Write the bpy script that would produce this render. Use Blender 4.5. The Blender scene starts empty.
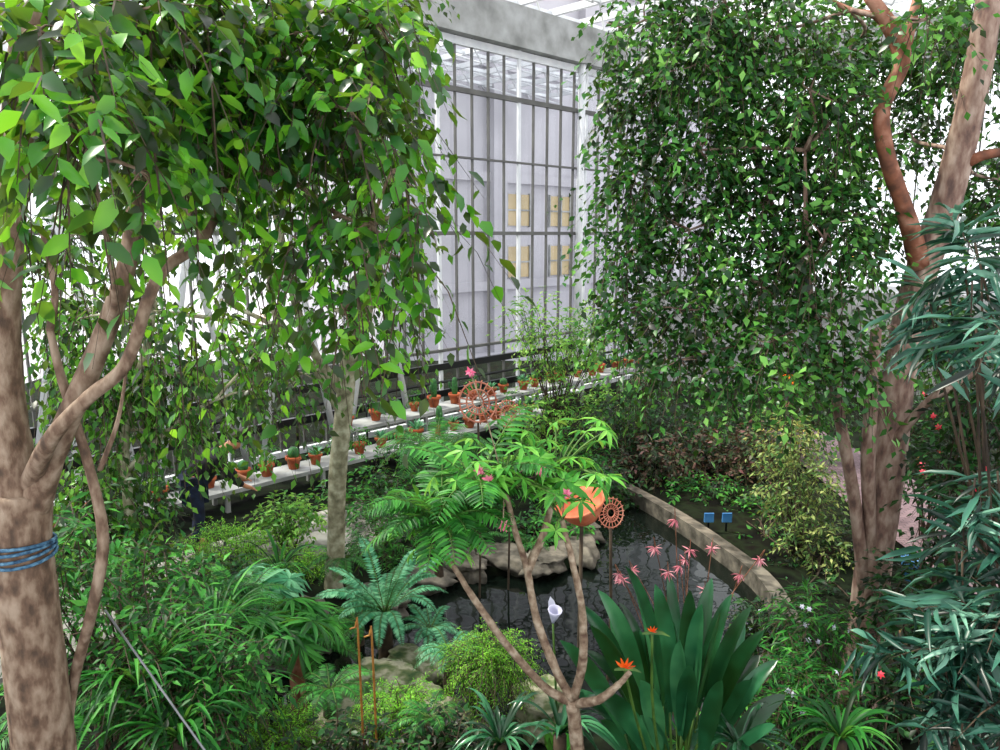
import bpy, math, numpy as np, bmesh
from mathutils import Vector, Euler
R=np.random.default_rng(7)
F=750.0; H=4.0; TH=math.radians(10.6); c_,s_=math.cos(TH),math.sin(TH)
sc=bpy.context.scene
sc.view_settings.view_transform='Standard'
COL=sc.collection
def S(px,py,Y):
    u=(px-500)/F; v=(375-py)/F; s=Y/(c_+v*s_)
    return np.array([u*s,Y,H+(-s_+v*c_)*s])
def nrmz(a): 
    a=np.asarray(a,float); return a/(np.linalg.norm(a,axis=-1,keepdims=True)+1e-9)
UP=np.array([0,0,1.0])
class MB:
    def __init__(s): s.v=[];s.l=[];s.z=[];s.m=[];s.n=0
    def add(s,V,loops,sizes,mat=0):
        V=np.asarray(V,float).reshape(-1,3); loops=np.asarray(loops,int).ravel(); sizes=np.asarray(sizes,int).ravel()
        s.v.append(V); s.l.append(loops+s.n); s.z.append(sizes); s.m.append(np.full(len(sizes),mat)); s.n+=len(V)
    def faces(s,V,Fs,mat=0):
        s.add(V,[i for f in Fs for i in f],[len(f) for f in Fs],mat)
    def mesh(s,name,mats,off=(0,0,0),smooth=True):
        me=bpy.data.meshes.new(name)
        V=np.concatenate(s.v)-np.asarray(off,float); L=np.concatenate(s.l); Z=np.concatenate(s.z); M=np.concatenate(s.m)
        me.vertices.add(len(V)); me.vertices.foreach_set('co',V.ravel().astype(np.float32))
        me.loops.add(len(L)); me.loops.foreach_set('vertex_index',L.astype(np.int32))
        me.polygons.add(len(Z)); st=np.concatenate([[0],np.cumsum(Z)[:-1]])
        me.polygons.foreach_set('loop_start',st.astype(np.int32))
        me.polygons.foreach_set('material_index',M.astype(np.int32))
        me.polygons.foreach_set('use_smooth',np.full(len(Z),smooth))
        me.update(calc_edges=True); me.validate()
        for m in mats: me.materials.append(m)
        return me
def boxm(mb,lo,hi,mat=0):
    x0,y0,z0=lo;x1,y1,z1=hi
    V=[(x0,y0,z0),(x1,y0,z0),(x1,y1,z0),(x0,y1,z0),(x0,y0,z1),(x1,y0,z1),(x1,y1,z1),(x0,y1,z1)]
    mb.faces(V,[(0,3,2,1),(4,5,6,7),(0,1,5,4),(1,2,6,5),(2,3,7,6),(3,0,4,7)],mat)
def cat(pts,rad,sub=5):
    P=np.asarray(pts,float); r=np.asarray(rad,float)
    if len(P)<3: 
        t=np.linspace(0,1,sub+1)[:,None]; return P[0]*(1-t)+P[1]*t,(r[0]*(1-t)+r[1]*t).ravel()
    Q=np.vstack([2*P[0]-P[1],P,2*P[-1]-P[-2]]); o=[];ro=[]
    for i in range(len(P)-1):
        a,b,c,d=Q[i:i+4]
        for k in range(sub):
            t=k/sub
            o.append(.5*((2*b)+(-a+c)*t+(2*a-5*b+4*c-d)*t*t+(-a+3*b-3*c+d)*t**3)); ro.append(r[i]*(1-t)+r[i+1]*t)
    o.append(P[-1]); ro.append(r[-1]); return np.array(o),np.array(ro)
def tube(mb,pts,rad,sides=8,sub=5,mat=0,rough=0.0,smooth=True):
    if np.isscalar(rad): rad=[rad]*len(pts)
    P,r=cat(pts,rad,sub) if smooth else (np.asarray(pts,float),np.asarray(rad,float))
    T=nrmz(np.gradient(P,axis=0)); n=len(P)
    y=np.array([0,1.0,0]) if abs(T[0][1])<.8 else np.array([1.0,0,0])
    V=[];a=np.arange(sides)*2*math.pi/sides
    for i in range(n):
        x=nrmz(np.cross(y,T[i])); y=np.cross(T[i],x)
        rr=r[i]*(1+rough*R.uniform(-1,1,sides))
        V.append(P[i]+(np.cos(a)*rr)[:,None]*x+(np.sin(a)*rr)[:,None]*y)
    V=np.concatenate(V); Fs=[]
    for i in range(n-1):
        for k in range(sides):
            k2=(k+1)%sides
            Fs.append((i*sides+k,i*sides+k2,(i+1)*sides+k2,(i+1)*sides+k))
    Fs.append(tuple(range(sides))[::-1]); Fs.append(tuple((n-1)*sides+k for k in range(sides)))
    mb.faces(V,Fs,mat)
def lathe(mb,prof,cen,sides=16,mat=0,tilt=None):
    V=[];a=np.arange(sides)*2*math.pi/sides
    for r,z in prof:
        V.append(np.stack([np.cos(a)*r,np.sin(a)*r,np.full(sides,z)],1))
    V=np.concatenate(V)
    if tilt is not None: V=V@np.array(tilt.to_matrix()).T
    V=V+np.asarray(cen); n=len(prof);Fs=[]
    for i in range(n-1):
        for k in range(sides):
            k2=(k+1)%sides; Fs.append((i*sides+k,i*sides+k2,(i+1)*sides+k2,(i+1)*sides+k))
    Fs.append(tuple(range(sides))[::-1]); Fs.append(tuple((n-1)*sides+k for k in range(sides)))
    mb.faces(V,Fs,mat)
T8=(np.array([(0,0,0),(.3,.46,.05),(.3,-.46,.05),(.3,0,0),(.68,.36,.0),(.68,-.36,.0),(.68,0,-.05),(1,0,-.16)]),
    [(0,3,1),(0,2,3),(1,3,6,4),(3,2,5,6),(4,6,7),(6,5,7)])
T5=(np.array([(0,0,0),(.42,.5,.05),(.42,-.5,.05),(.45,0,0),(1,0,-.12)]),[(0,3,1),(0,2,3),(1,3,4),(3,2,4)])
T4=(np.array([(0,0,0),(.4,.5,.03),(.4,-.5,.03),(1,0,-.12)]),[(0,2,1),(1,2,3)])
def leaves(mb,pos,d,nr,L,W,tm=T8,mat=0):
    pos=np.asarray(pos);N=len(pos)
    if N==0:return
    d=nrmz(d); y=nrmz(np.cross(nr,d)); z=np.cross(d,y)
    L=np.broadcast_to(L,(N,)); W=np.broadcast_to(W,(N,))
    t=tm[0];k=len(t)
    V=pos[:,None]+d[:,None]*(t[:,0][None,:,None]*L[:,None,None])+y[:,None]*(t[:,1][None,:,None]*W[:,None,None])+z[:,None]*(t[:,2][None,:,None]*L[:,None,None])
    lt=np.array([i for f in tm[1] for i in f]); zt=np.array([len(f) for f in tm[1]])
    mb.add(V.reshape(-1,3),(lt[None]+k*np.arange(N)[:,None]).ravel(),np.tile(zt,N),mat)
def Cl(px,py,Y,rx,rz,ry=None):
    k=Y/F; return (S(px,py,Y),np.array([rx*k,ry if ry else .75*max(rx,rz)*k,rz*k]))
def foliage(mb,cl,nleaf,L,W,K=7,tl=.35,droop=.6,tm=T8,spread=.8,mat=0,tmat=1,tw=.004,shell=.45,tilt=.45):
    cen=np.array([c[0] for c in cl]);rad=np.array([c[1] for c in cl])
    w=np.array([(r[0]*r[2]) for r in rad]);w/=w.sum()
    N=max(1,int(nleaf/K)); idx=R.choice(len(cl),N,p=w)
    u=nrmz(R.normal(size=(N,3))); r=R.random(N)**shell
    P0=cen[idx]+u*rad[idx]*r[:,None]
    D=nrmz(u*.7+R.normal(size=(N,3))*.5-UP*droop*.3)
    tli=tl*(.6+.8*R.random(N))[:,None,None]
    t=((np.arange(K)+.6)/K)[None,:,None]
    pos=P0[:,None]+D[:,None]*tli*t-UP*droop*tli*t*t
    Dk=nrmz(D[:,None]-UP*2*droop*t*.6)
    h=nrmz(np.cross(Dk,UP)); sg=np.where(np.arange(K)%2==0,1,-1)[None,:,None]
    ld=nrmz(Dk*.5+h*sg*spread-UP*droop*.6+R.normal(size=(N,K,3))*.3)
    nr=nrmz(UP+R.normal(size=(N,K,3))*tilt)
    Ls=L*(.6+.6*R.random(N*K))
    leaves(mb,pos.reshape(-1,3),ld.reshape(-1,3),nr.reshape(-1,3),Ls,Ls*W/L,tm,mat)
    if tmat is not None:
        pe=P0+D*tli[:,0]-UP*droop*tli[:,0]; pm=P0+D*tli[:,0]*.5-UP*droop*tli[:,0]*.25
        hs=nrmz(np.cross(D,UP))*tw
        V=np.stack([P0-hs,P0+hs,pm-hs*.8,pm+hs*.8,pe-hs*.3,pe+hs*.3],1).reshape(-1,3)
        lt=np.array([0,1,3,2,2,3,5,4]); mb.add(V,(lt[None]+6*np.arange(N)[:,None]).ravel(),np.full(2*N,4),tmat)
def blade(mb,P,W,up=UP,fold=.25,mat=0):
    P=np.asarray(P,float);W=np.asarray(W,float);n=len(P);T=nrmz(np.gradient(P,axis=0))
    side=nrmz(np.cross(T,np.broadcast_to(up,T.shape)));nn=np.cross(side,T)
    V=np.stack([P-side*W[:,None]*.5+nn*W[:,None]*fold,P,P+side*W[:,None]*.5+nn*W[:,None]*fold],1).reshape(-1,3)
    Fs=[]
    for i in range(n-1):
        a=3*i; Fs+= [(a,a+1,a+4,a+3),(a+1,a+2,a+5,a+4)]
    mb.faces(V,Fs,mat)
def frond(mb,base,az,L,rise,drop,npin,lw,mat=0,smat=1,pw=.16,tm=T4,r=.006,spread=1.0,plump=.5):
    d=np.array([math.cos(az),math.sin(az),0])
    def pt(t): t=np.atleast_1d(t); return base+d*(L*.9*t)[:,None]*(1-.12*t[:,None])+UP*(L*(rise*t-drop*t*t))[:,None]
    P=pt(np.linspace(0,1,9)); tube(mb,P,list(np.linspace(r,r*.3,9)),4,1,smat,smooth=False)
    tt=np.linspace(.12,.99,npin); Q=pt(tt); Tn=nrmz(np.gradient(Q,axis=0)); sd=nrmz(np.cross(Tn,UP)); nn=np.cross(sd,Tn)
    prof=lw*(np.sin(np.pi*(tt*.93+.07))**plump)
    for sg in(-1,1):
        dd=nrmz(sd*sg*spread+Tn*.45-UP*.12+R.normal(size=Q.shape)*.06)
        leaves(mb,Q,dd,nn+R.normal(size=Q.shape)*.1,prof,np.maximum(prof*pw,.004),tm,mat)
def palm_leaf(mb,cen,nrm,Rr,n=8,full=2*math.pi,wr=.3,mat=0,tm=T8,a0=0,droop=.25):
    nrm=nrmz(nrm); e1=nrmz(np.cross(nrm,[.3,1,.1])); e2=np.cross(nrm,e1)
    a=a0+np.linspace(0,full,n,endpoint=full<6.2); a=a[:n]
    d=np.cos(a)[:,None]*e1+np.sin(a)[:,None]*e2-nrm*droop+R.normal(size=(n,3))*.07
    Ls=Rr*(.8+.3*R.random(n)); leaves(mb,np.repeat(np.asarray(cen)[None],n,0),d,np.repeat(nrm[None],n,0)+R.normal(size=(n,3))*.1,Ls,Ls*wr,tm,mat)
# ---------------------------------------------------------------- materials
def lin(h):
    h=h.lstrip('#'); o=[]
    for i in(0,2,4):
        v=int(h[i:i+2],16)/255; o.append(v/12.92 if v<=.04045 else ((v+.055)/1.055)**2.4)
    return (*o,1)
def newmat(n):
    m=bpy.data.materials.new(n); m.use_nodes=True; nt=m.node_tree; nt.nodes.clear()
    out=nt.nodes.new('ShaderNodeOutputMaterial'); return m,nt,out
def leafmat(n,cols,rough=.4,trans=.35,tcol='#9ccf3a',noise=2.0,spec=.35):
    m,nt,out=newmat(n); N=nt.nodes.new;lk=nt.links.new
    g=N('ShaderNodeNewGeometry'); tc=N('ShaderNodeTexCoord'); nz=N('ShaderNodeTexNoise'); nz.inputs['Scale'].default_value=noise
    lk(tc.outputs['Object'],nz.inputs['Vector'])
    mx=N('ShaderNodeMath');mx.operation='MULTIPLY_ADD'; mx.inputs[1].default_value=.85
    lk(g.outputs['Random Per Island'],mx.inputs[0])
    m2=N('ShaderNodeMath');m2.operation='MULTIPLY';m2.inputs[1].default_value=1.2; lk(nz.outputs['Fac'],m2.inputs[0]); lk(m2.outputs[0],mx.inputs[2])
    sb=N('ShaderNodeMath');sb.operation='SUBTRACT';sb.inputs[1].default_value=.56; lk(mx.outputs[0],sb.inputs[0])  # wide tone spread: puts the shade between leaves into the leaf colour
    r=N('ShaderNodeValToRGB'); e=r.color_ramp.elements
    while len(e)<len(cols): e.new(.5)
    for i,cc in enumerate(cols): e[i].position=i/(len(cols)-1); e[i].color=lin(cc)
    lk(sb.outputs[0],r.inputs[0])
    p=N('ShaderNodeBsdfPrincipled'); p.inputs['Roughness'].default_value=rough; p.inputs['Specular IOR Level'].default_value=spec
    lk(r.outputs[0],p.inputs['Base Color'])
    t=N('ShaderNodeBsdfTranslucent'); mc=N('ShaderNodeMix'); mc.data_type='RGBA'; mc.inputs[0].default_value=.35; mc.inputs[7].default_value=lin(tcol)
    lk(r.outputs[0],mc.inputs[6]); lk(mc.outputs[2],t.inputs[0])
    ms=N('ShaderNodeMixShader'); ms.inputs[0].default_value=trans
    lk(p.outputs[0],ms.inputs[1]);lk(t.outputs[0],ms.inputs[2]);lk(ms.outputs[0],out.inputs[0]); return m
def mat(n,cols,scale=5,rough=.7,bump=.3,metal=0,detail=8,stretch=(1,1,1),spec=.4,emit=0):
    m,nt,out=newmat(n); N=nt.nodes.new;lk=nt.links.new
    tc=N('ShaderNodeTexCoord'); mp=N('ShaderNodeMapping'); mp.inputs['Scale'].default_value=stretch; lk(tc.outputs['Object'],mp.inputs[0])
    nz=N('ShaderNodeTexNoise'); nz.inputs['Scale'].default_value=scale; nz.inputs['Detail'].default_value=detail; lk(mp.outputs[0],nz.inputs['Vector'])
    r=N('ShaderNodeValToRGB'); e=r.color_ramp.elements
    while len(e)<len(cols): e.new(.5)
    for i,cc in enumerate(cols): e[i].position=.33+.34*i/max(1,len(cols)-1); e[i].color=lin(cc)
    lk(nz.outputs['Fac'],r.inputs[0])
    p=N('ShaderNodeBsdfPrincipled'); p.inputs['Roughness'].default_value=rough;p.inputs['Metallic'].default_value=metal; p.inputs['Specular IOR Level'].default_value=spec
    lk(r.outputs[0],p.inputs['Base Color'])
    if emit: lk(r.outputs[0],p.inputs['Emission Color']); p.inputs['Emission Strength'].default_value=emit
    if bump:
        b=N('ShaderNodeBump'); b.inputs['Strength'].default_value=bump; b.inputs['Distance'].default_value=.02
        lk(nz.outputs['Fac'],b.inputs['Height']); lk(b.outputs[0],p.inputs['Normal'])
    lk(p.outputs[0],out.inputs[0]); return m
M_figL=leafmat('leaf_fig_near',['#03110b','#0a2a16','#1a5a22','#4a9620','#84c232'],.28,.38,'#b6e23a',3,.45)  # near-black low ends of the leaf ramps paint in shade inside the foliage
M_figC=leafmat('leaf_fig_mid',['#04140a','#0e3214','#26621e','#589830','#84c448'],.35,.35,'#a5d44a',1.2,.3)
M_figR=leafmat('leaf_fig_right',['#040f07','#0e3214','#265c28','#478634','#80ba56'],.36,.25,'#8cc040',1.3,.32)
M_lance=leafmat('leaf_lance_blue',['#04100e','#0e2c24','#204c3e','#3f7260','#76a690'],.35,.15,'#7fbf7a',4,.4)
M_strel=leafmat('leaf_paddle',['#08260f','#144024','#266440','#4c8c5c'],.28,.15,'#6fae3a',5,.5)
M_palm=leafmat('leaf_palmate',['#1e5e1e','#3a8c2c','#66b040','#8ccc58'],.4,.35,'#c2ea60',4)
M_fern=leafmat('leaf_fern',['#0c3a18','#267028','#52a840'],.5,.3,'#a5e050',3)
M_fernb=leafmat('leaf_fern_blue',['#1c5a38','#44946a','#8acc9c'],.5,.3,'#a5e090',3)
M_bright=leafmat('leaf_bright',['#2a6c12','#5aa81c','#9cdc40'],.55,.35,'#d0f060',4)
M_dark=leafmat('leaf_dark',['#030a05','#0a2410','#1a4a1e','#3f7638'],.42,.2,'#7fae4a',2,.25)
M_yel=leafmat('leaf_yellowgreen',['#123618','#356628','#78964a','#b4bc70'],.5,.3,'#e0e080',3)
M_red=leafmat('leaf_russet',['#0a180c','#16381a','#2f4a28','#6a4446','#3f6c34'],.5,.2,'#c07a5a',2.5)
M_lt=leafmat('leaf_light',['#1c541e','#3f882c','#80bc48','#b8da74'],.5,.4,'#d6f27a',2)
M_strap=leafmat('leaf_strap',['#06220c','#124a1c','#2e782a','#5ca844'],.45,.25,'#a0d050',3,.2)
M_barkL=mat('bark_fig',['#4a3a2e','#665040','#84705e','#968472'],20,.8,.9,stretch=(1,1,.5))
M_barkR=mat('bark_pinkgrey',['#54403a','#765c50','#907a6c','#a49082'],16,.75,.8,stretch=(1,1,.4))
M_barkC=mat('bark_pale',['#5e5a44','#8a866c','#b2b098'],10,.8,.6)
M_barkO=mat('bark_reddish',['#4e3022','#7a4a34','#a07460'],8,.7,.5)
M_stem=mat('stem_greybrown',['#5a4436','#84705c','#a89884'],22,.75,.8)
M_twig=mat('twig_brown',['#241c14','#4a3c2c'],10,.8,0)
M_gst=mat('stem_green',['#2a4a1c','#56782f'],10,.6,0)
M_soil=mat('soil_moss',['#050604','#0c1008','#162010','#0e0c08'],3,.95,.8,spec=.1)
M_rock=mat('rock_mossy',['#26401a','#56603c','#94917c','#4a6030'],6,.9,.9)
M_rock2=mat('rock_grey',['#34322a','#56524a','#767064'],6,.9,.9,spec=.2)
M_conc=mat('concrete',['#7a7c7a','#949694','#a8aaaa'],2,.85,.3)
M_concO=mat('concrete_pale',['#aaa8ae','#bab8be'],.6,.9,0)
M_white=mat('paint_white',['#c8ccd0','#dcdee0'],3,.45,0)
M_mull=mat('paint_grey',['#4a4a48','#5c5c58'],3,.5,0)
M_black=mat('paint_black',['#08090a','#121316'],3,.35,0)
M_terra=mat('terracotta',['#8a3c1c','#ac5630','#c07048'],9,.8,.2)
M_cact=mat('cactus_green',['#1c4a20','#3a7a3a'],20,.6,.4)
M_pink=leafmat('petal_pink',['#c03a64','#e0608c','#f0a0b8'],.5,.3,'#ffb0c8')
M_redf=leafmat('petal_red',['#b81c30','#e03048','#f06070'],.5,.3,'#ff7080')
M_pinkd=leafmat('petal_pale_pink',['#a84058','#d07a88','#e8b0b4'],.5,.3,'#ffb0c8')
M_orange=leafmat('petal_orange',['#d83808','#f4540e','#f87a20'],.5,.3,'#ff9a40')
M_wht=leafmat('petal_white',['#9a9ac0','#c8c8e0','#e8e8f4'],.5,.3,'#ffffff')
M_pave=mat('paving',['#6a6862','#86847c','#9c9a92'],4,.9,.3)
M_salmon=mat('salmon_clay',['#a05a44','#b8705a','#cc8c74'],6,.7,.3)
M_bowl=mat('terracotta_bowl',['#a04c30','#bc6444','#cc7c5c'],8,.75,.3)
M_rope=mat('rope_blue',['#1c3a56','#3c6480','#6088a0'],40,.8,.6)
M_steel=mat('wire_steel',['#6a6c6e','#909294'],10,.35,0,metal=.6)
M_cane=mat('cane_ochre',['#7a4c18','#a47434'],20,.6,.1)
M_lampm=mat('lamp_glow',['#ff6a10','#ff8c30'],3,.5,0,emit=1.0)
M_skin=mat('skin',['#a06a4c','#b88262'],5,.6,0)
M_jack=mat('cloth_black',['#08080c','#121218'],12,.9,.3)
M_jean=mat('cloth_navy',['#0c1220','#182440'],14,.9,.3)
M_hair=mat('hair_dark',['#120c08','#2a1c12'],30,.6,.3)
M_bluep=mat('plastic_blue',['#3a7ab8','#5a9ad0'],4,.4,0)
M_litw=mat('window_warm',['#a8966e','#bca67c'],1,.4,0)
def glassmat():
    m,nt,out=newmat('glass'); N=nt.nodes.new;lk=nt.links.new
    t=N('ShaderNodeBsdfTransparent'); t.inputs[0].default_value=(.93,.95,.97,1)
    g=N('ShaderNodeBsdfGlossy'); g.inputs['Roughness'].default_value=.08
    x=N('ShaderNodeMixShader'); x.inputs[0].default_value=.04; lk(t.outputs[0],x.inputs[1]);lk(g.outputs[0],x.inputs[2]);lk(x.outputs[0],out.inputs[0]); return m
M_glass=glassmat()
def watermat():
    m,nt,out=newmat('pond_water'); N=nt.nodes.new;lk=nt.links.new
    p=N('ShaderNodeBsdfPrincipled'); p.inputs['Base Color'].default_value=(.004,.007,.005,1); p.inputs['Roughness'].default_value=.02
    p.inputs['Specular IOR Level'].default_value=.25
    tc=N('ShaderNodeTexCoord');nz=N('ShaderNodeTexNoise');nz.inputs['Scale'].default_value=2.5;nz.inputs['Detail'].default_value=2;lk(tc.outputs['Object'],nz.inputs['Vector'])
    b=N('ShaderNodeBump');b.inputs['Strength'].default_value=.15;b.inputs['Distance'].default_value=.04;lk(nz.outputs['Fac'],b.inputs['Height']);lk(b.outputs[0],p.inputs['Normal'])
    lk(p.outputs[0],out.inputs[0]);return m
M_water=watermat()
def brickmat():
    m,nt,out=newmat('brick_paving'); N=nt.nodes.new;lk=nt.links.new
    tc=N('ShaderNodeTexCoord');b=N('ShaderNodeTexBrick');b.inputs['Scale'].default_value=4;lk(tc.outputs['Object'],b.inputs['Vector'])
    b.inputs['Color1'].default_value=lin('#7a666c');b.inputs['Color2'].default_value=lin('#645258');b.inputs['Mortar'].default_value=lin('#40383c')
    p=N('ShaderNodeBsdfPrincipled');p.inputs['Roughness'].default_value=.85;lk(b.outputs['Color'],p.inputs['Base Color']);lk(p.outputs[0],out.inputs[0]);return m
M_brick=brickmat()
# ---------------------------------------------------------------- object helpers
def struct(name,mb,mats,smooth=False):
    o=bpy.data.objects.new(name,mb.mesh(name,mats,smooth=smooth)); COL.objects.link(o); o['kind']='structure'; return o
def solo(name,mb,mats,label,cat_,loc=(0,0,0),smooth=True,**kw):
    o=bpy.data.objects.new(name,mb.mesh(name,mats,loc,smooth)); o.location=loc; COL.objects.link(o)
    o['label']=label;o['category']=cat_
    for k,v in kw.items(): o[k]=v
    return o
def thing(name,label,cat_,loc,parts,**kw):
    e=bpy.data.objects.new(name,None); e.location=[float(x) for x in loc]; e.empty_display_size=.1; COL.objects.link(e)
    e['label']=label;e['category']=cat_
    for k,v in kw.items(): e[k]=v
    for p in parts:
        if p[1].n==0: continue
        o=bpy.data.objects.new(p[0],p[1].mesh(p[0],p[2],loc,p[3] if len(p)>3 else True)); o.parent=e; COL.objects.link(o)
    return e
# ---------------------------------------------------------------- terrain & pond
POND=np.array([(-2.2,6.2),(-1.8,7.1),(-1.0,8.0),(-.3,8.6),(.6,8.55),(1.05,8.9),(1.2,10),(1.5,11.2),(2.0,11.5),(2.5,10.4),(2.9,9.2),(3.15,8),(2.9,6.6),(1.5,5.6),(0,5.5),(-1.4,5.6)])
def inpoly(x,y,P=POND):
    ins=np.zeros(x.shape,bool);n=len(P)
    for i in range(n):
        x1,y1=P[i];x2,y2=P[(i+1)%n]
        cnd=((y1>y)!=(y2>y))&(x<(x2-x1)*(y-y1)/(y2-y1+1e-12)+x1); ins^=cnd
    return ins
def gz(x,y):
    x=np.asarray(x,float);y=np.asarray(y,float)
    z=np.clip(5.6-y,0,3.6)*.33
    z=z+.05*np.sin(x*2.3)*np.sin(y*1.7)*(y<9)
    return np.where(inpoly(x,y),-.45,z)
gx=np.arange(-13,16,.15);gy=np.arange(.5,24,.15);X,Yg=np.meshgrid(gx,gy);Zg=gz(X,Yg)
V=np.stack([X,Yg,Zg],-1).reshape(-1,3);nx,ny=len(gx),len(gy)
i,j=np.meshgrid(np.arange(nx-1),np.arange(ny-1));a=(j*nx+i).ravel()
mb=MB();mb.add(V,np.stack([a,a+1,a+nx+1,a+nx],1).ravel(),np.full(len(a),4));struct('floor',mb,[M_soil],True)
mb=MB();cP=POND.mean(0);PP=cP+(POND-cP)*1.04
mb.faces([(x,y,-.1) for x,y in PP[::-1]],[tuple(range(len(PP)))])
solo('pond',mb,[M_water],'dark still pond water between stone edging and plants','pond')
class Fr:
    def __init__(s,o,d): s.o=np.array([*o,0.0]);s.a=nrmz(np.array([*d,0.0]));s.n=np.array([-s.a[1],s.a[0],0])
    def p(s,t,q,z): return s.o+s.a*t+s.n*q+UP*z
    def box(s,mb,t0,t1,q0,q1,z0,z1,mat=0):
        V=[s.p(t,q,z) for z in(z0,z1) for t,q in((t0,q0),(t1,q0),(t1,q1),(t0,q1))]
        mb.faces(V,[(0,3,2,1),(4,5,6,7),(0,1,5,4),(1,2,6,5),(2,3,7,6),(3,0,4,7)],mat)
WB=Fr((0,17.2),(1,1)); TOP=8.0
wn=0
def glazed(fr,t0,t1,z0,z1,bay=2.4,sub=4,trans=()):
    global wn
    k=int(round((t1-t0)/bay))
    for b in range(k):
        wn+=1;mb=MB();a0=t0+b*bay
        for i in range(sub+1):
            t=a0+i*bay/sub; edge=(i==0)
            w=.04 if edge else .017
            if i==sub and b<k-1: continue
            fr.box(mb,t-w,t+w,-.03,.03,z0,z1,1 if edge else 0)
        for z,h,mt in trans: fr.box(mb,a0,a0+bay,-.05,.04,z-h,z+h,mt)
        V=[fr.p(a0,.06,z0),fr.p(a0+bay,.06,z0),fr.p(a0+bay,.06,z1),fr.p(a0,.06,z1)]
        mb.faces(V,[(0,1,2,3)],2)
        struct('window_%d'%wn,mb,[M_mull,M_white,M_glass,M_black])
glazed(WB,-13.8,5.4,.0,TOP,sub=5,trans=[(7.9,.08,1),(6.95,.05,0),(5.6,.02,0),(4.03,.04,0),(1.55,.03,0),(1.2,.07,3),(.62,.07,3),(.05,.06,1)])
WR=Fr((3.82,21.02),(1,-.5))
glazed(WR,0,9.6,2.6,TOP,trans=[(7.9,.08,1),(5.6,.05,1),(2.7,.08,1)])
mb=MB();WB.box(mb,-13.8,5.4,-.25,.25,TOP,TOP+.85);struct('wall_back',mb,[M_conc])
mb=MB();WR.box(mb,0,9.6,-.1,.2,-.3,2.6);WR.box(mb,0,9.6,-.25,.25,TOP,TOP+.8);struct('wall_right',mb,[M_conc])
mb=MB();zc=9.3
for t in np.arange(-14,12,1.2): WB.box(mb,t-.05,t+.05,-14,9,zc,zc+.16)
for q in np.arange(-14,9.1,1.5): WB.box(mb,-14,12,q-.04,q+.04,zc+.02,zc+.12)
for t in np.arange(-14,12,2.4):
    for q in np.arange(-14,9,1.5):
        A=WB.p(t,q,zc);B=WB.p(t+1.2,q+.75,zc-.35);C=WB.p(t,q+1.5,zc)
        tube(mb,[A,B],.025,5,1);tube(mb,[B,C],.025,5,1)
struct('ceiling',mb,[M_white])
u=S(578,300,19.0);mb=MB();x,y=u[0],u[1]
tube(mb,[(x,y,0),(x,y,TOP+.2)],.09,12,2)
lathe(mb,[(.2,0),(.2,.06),(.12,.1)],(x,y,0))
for off in(0,.45):
    tube(mb,[(x+.05+r*.9,y-.35*r,5.6+off+2.5*(1-math.exp(-r*1.1))) for r in np.linspace(0,2.6,7)],.05,8,4)
for r in np.linspace(.2,2.5,6):
    z=5.6+2.5*(1-math.exp(-r*1.1)); tube(mb,[(x+.05+r*.9,y-.35*r,z),(x+.05+(r+.15)*.9,y-.35*r,z+.45)],.03,6,1)
solo('steel_column',mb,[M_white],'white painted steel column with curved truss arms by the glazing','column',(x,y,0))
for k in range(5):
    mb=MB();t=-11.5+k*1.75
    A=WB.p(t,-.45,0.05);B=WB.p(t+1.5,-.45,7.9);A2=WB.p(t+1.5,-.45,.05);B2=WB.p(t,-.45,7.9)
    tube(mb,[A,B],.06,8,2);tube(mb,[A2,B2],.06,8,2)
    solo('steel_brace',mb,[M_white],'white tubular steel cross brace standing inside the glazing','brace',A,group='white cross braces')
mb=MB();tube(mb,[WB.p(-13,-.35,.95),WB.p(5,-.35,.95)],.03,8,1)
for t in np.arange(-13,5.1,1.5): tube(mb,[WB.p(t,-.35,0),WB.p(t,-.35,.95)],.02,6,1)
solo('handrail',mb,[M_black],'long black metal handrail running along the glazing','railing',WB.p(-13,-.35,0))
mb=MB();WB.box(mb,-40,40,.6,60,-.9,-.5);solo('terrace',mb,[M_concO],'pale paved terrace outside the glass','terrace',smooth=False)
mb=MB();EB=Fr((0,29.5),(1,1));EB.box(mb,-5.5,16,0,6,-.5,26)
for t in np.arange(-5.5,16,5.2): EB.box(mb,t-.35,t+.35,-.35,0,-.5,26)
for z in np.arange(2,26,4.05): EB.box(mb,-5.5,16,-.2,0,z-.1,z+.25)
parts=[('body',mb,[M_concO],False)]
for py in(210,262):
    for px in(522,612):
        c0=S(px,py,30.0); t=(c0-EB.o)@EB.a
        for sg in(-.36,.36):
            mm=MB();EB.box(mm,t+sg-.28,t+sg+.28,-.05,-.01,c0[2]-.6,c0[2]+.6)
            for tt in(sg-.3,sg+.26): EB.box(mm,t+tt,t+tt+.05,-.1,-.01,c0[2]-.65,c0[2]+.65,1)
            EB.box(mm,t+sg-.3,t+sg+.3,-.1,-.01,c0[2]-.03,c0[2]+.03,1)
            parts.append(('window',mm,[M_litw,M_conc],False))
thing('concrete_building','pale concrete building with warm windows outside the glass','building',EB.p(3,3,-.5),parts)
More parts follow.
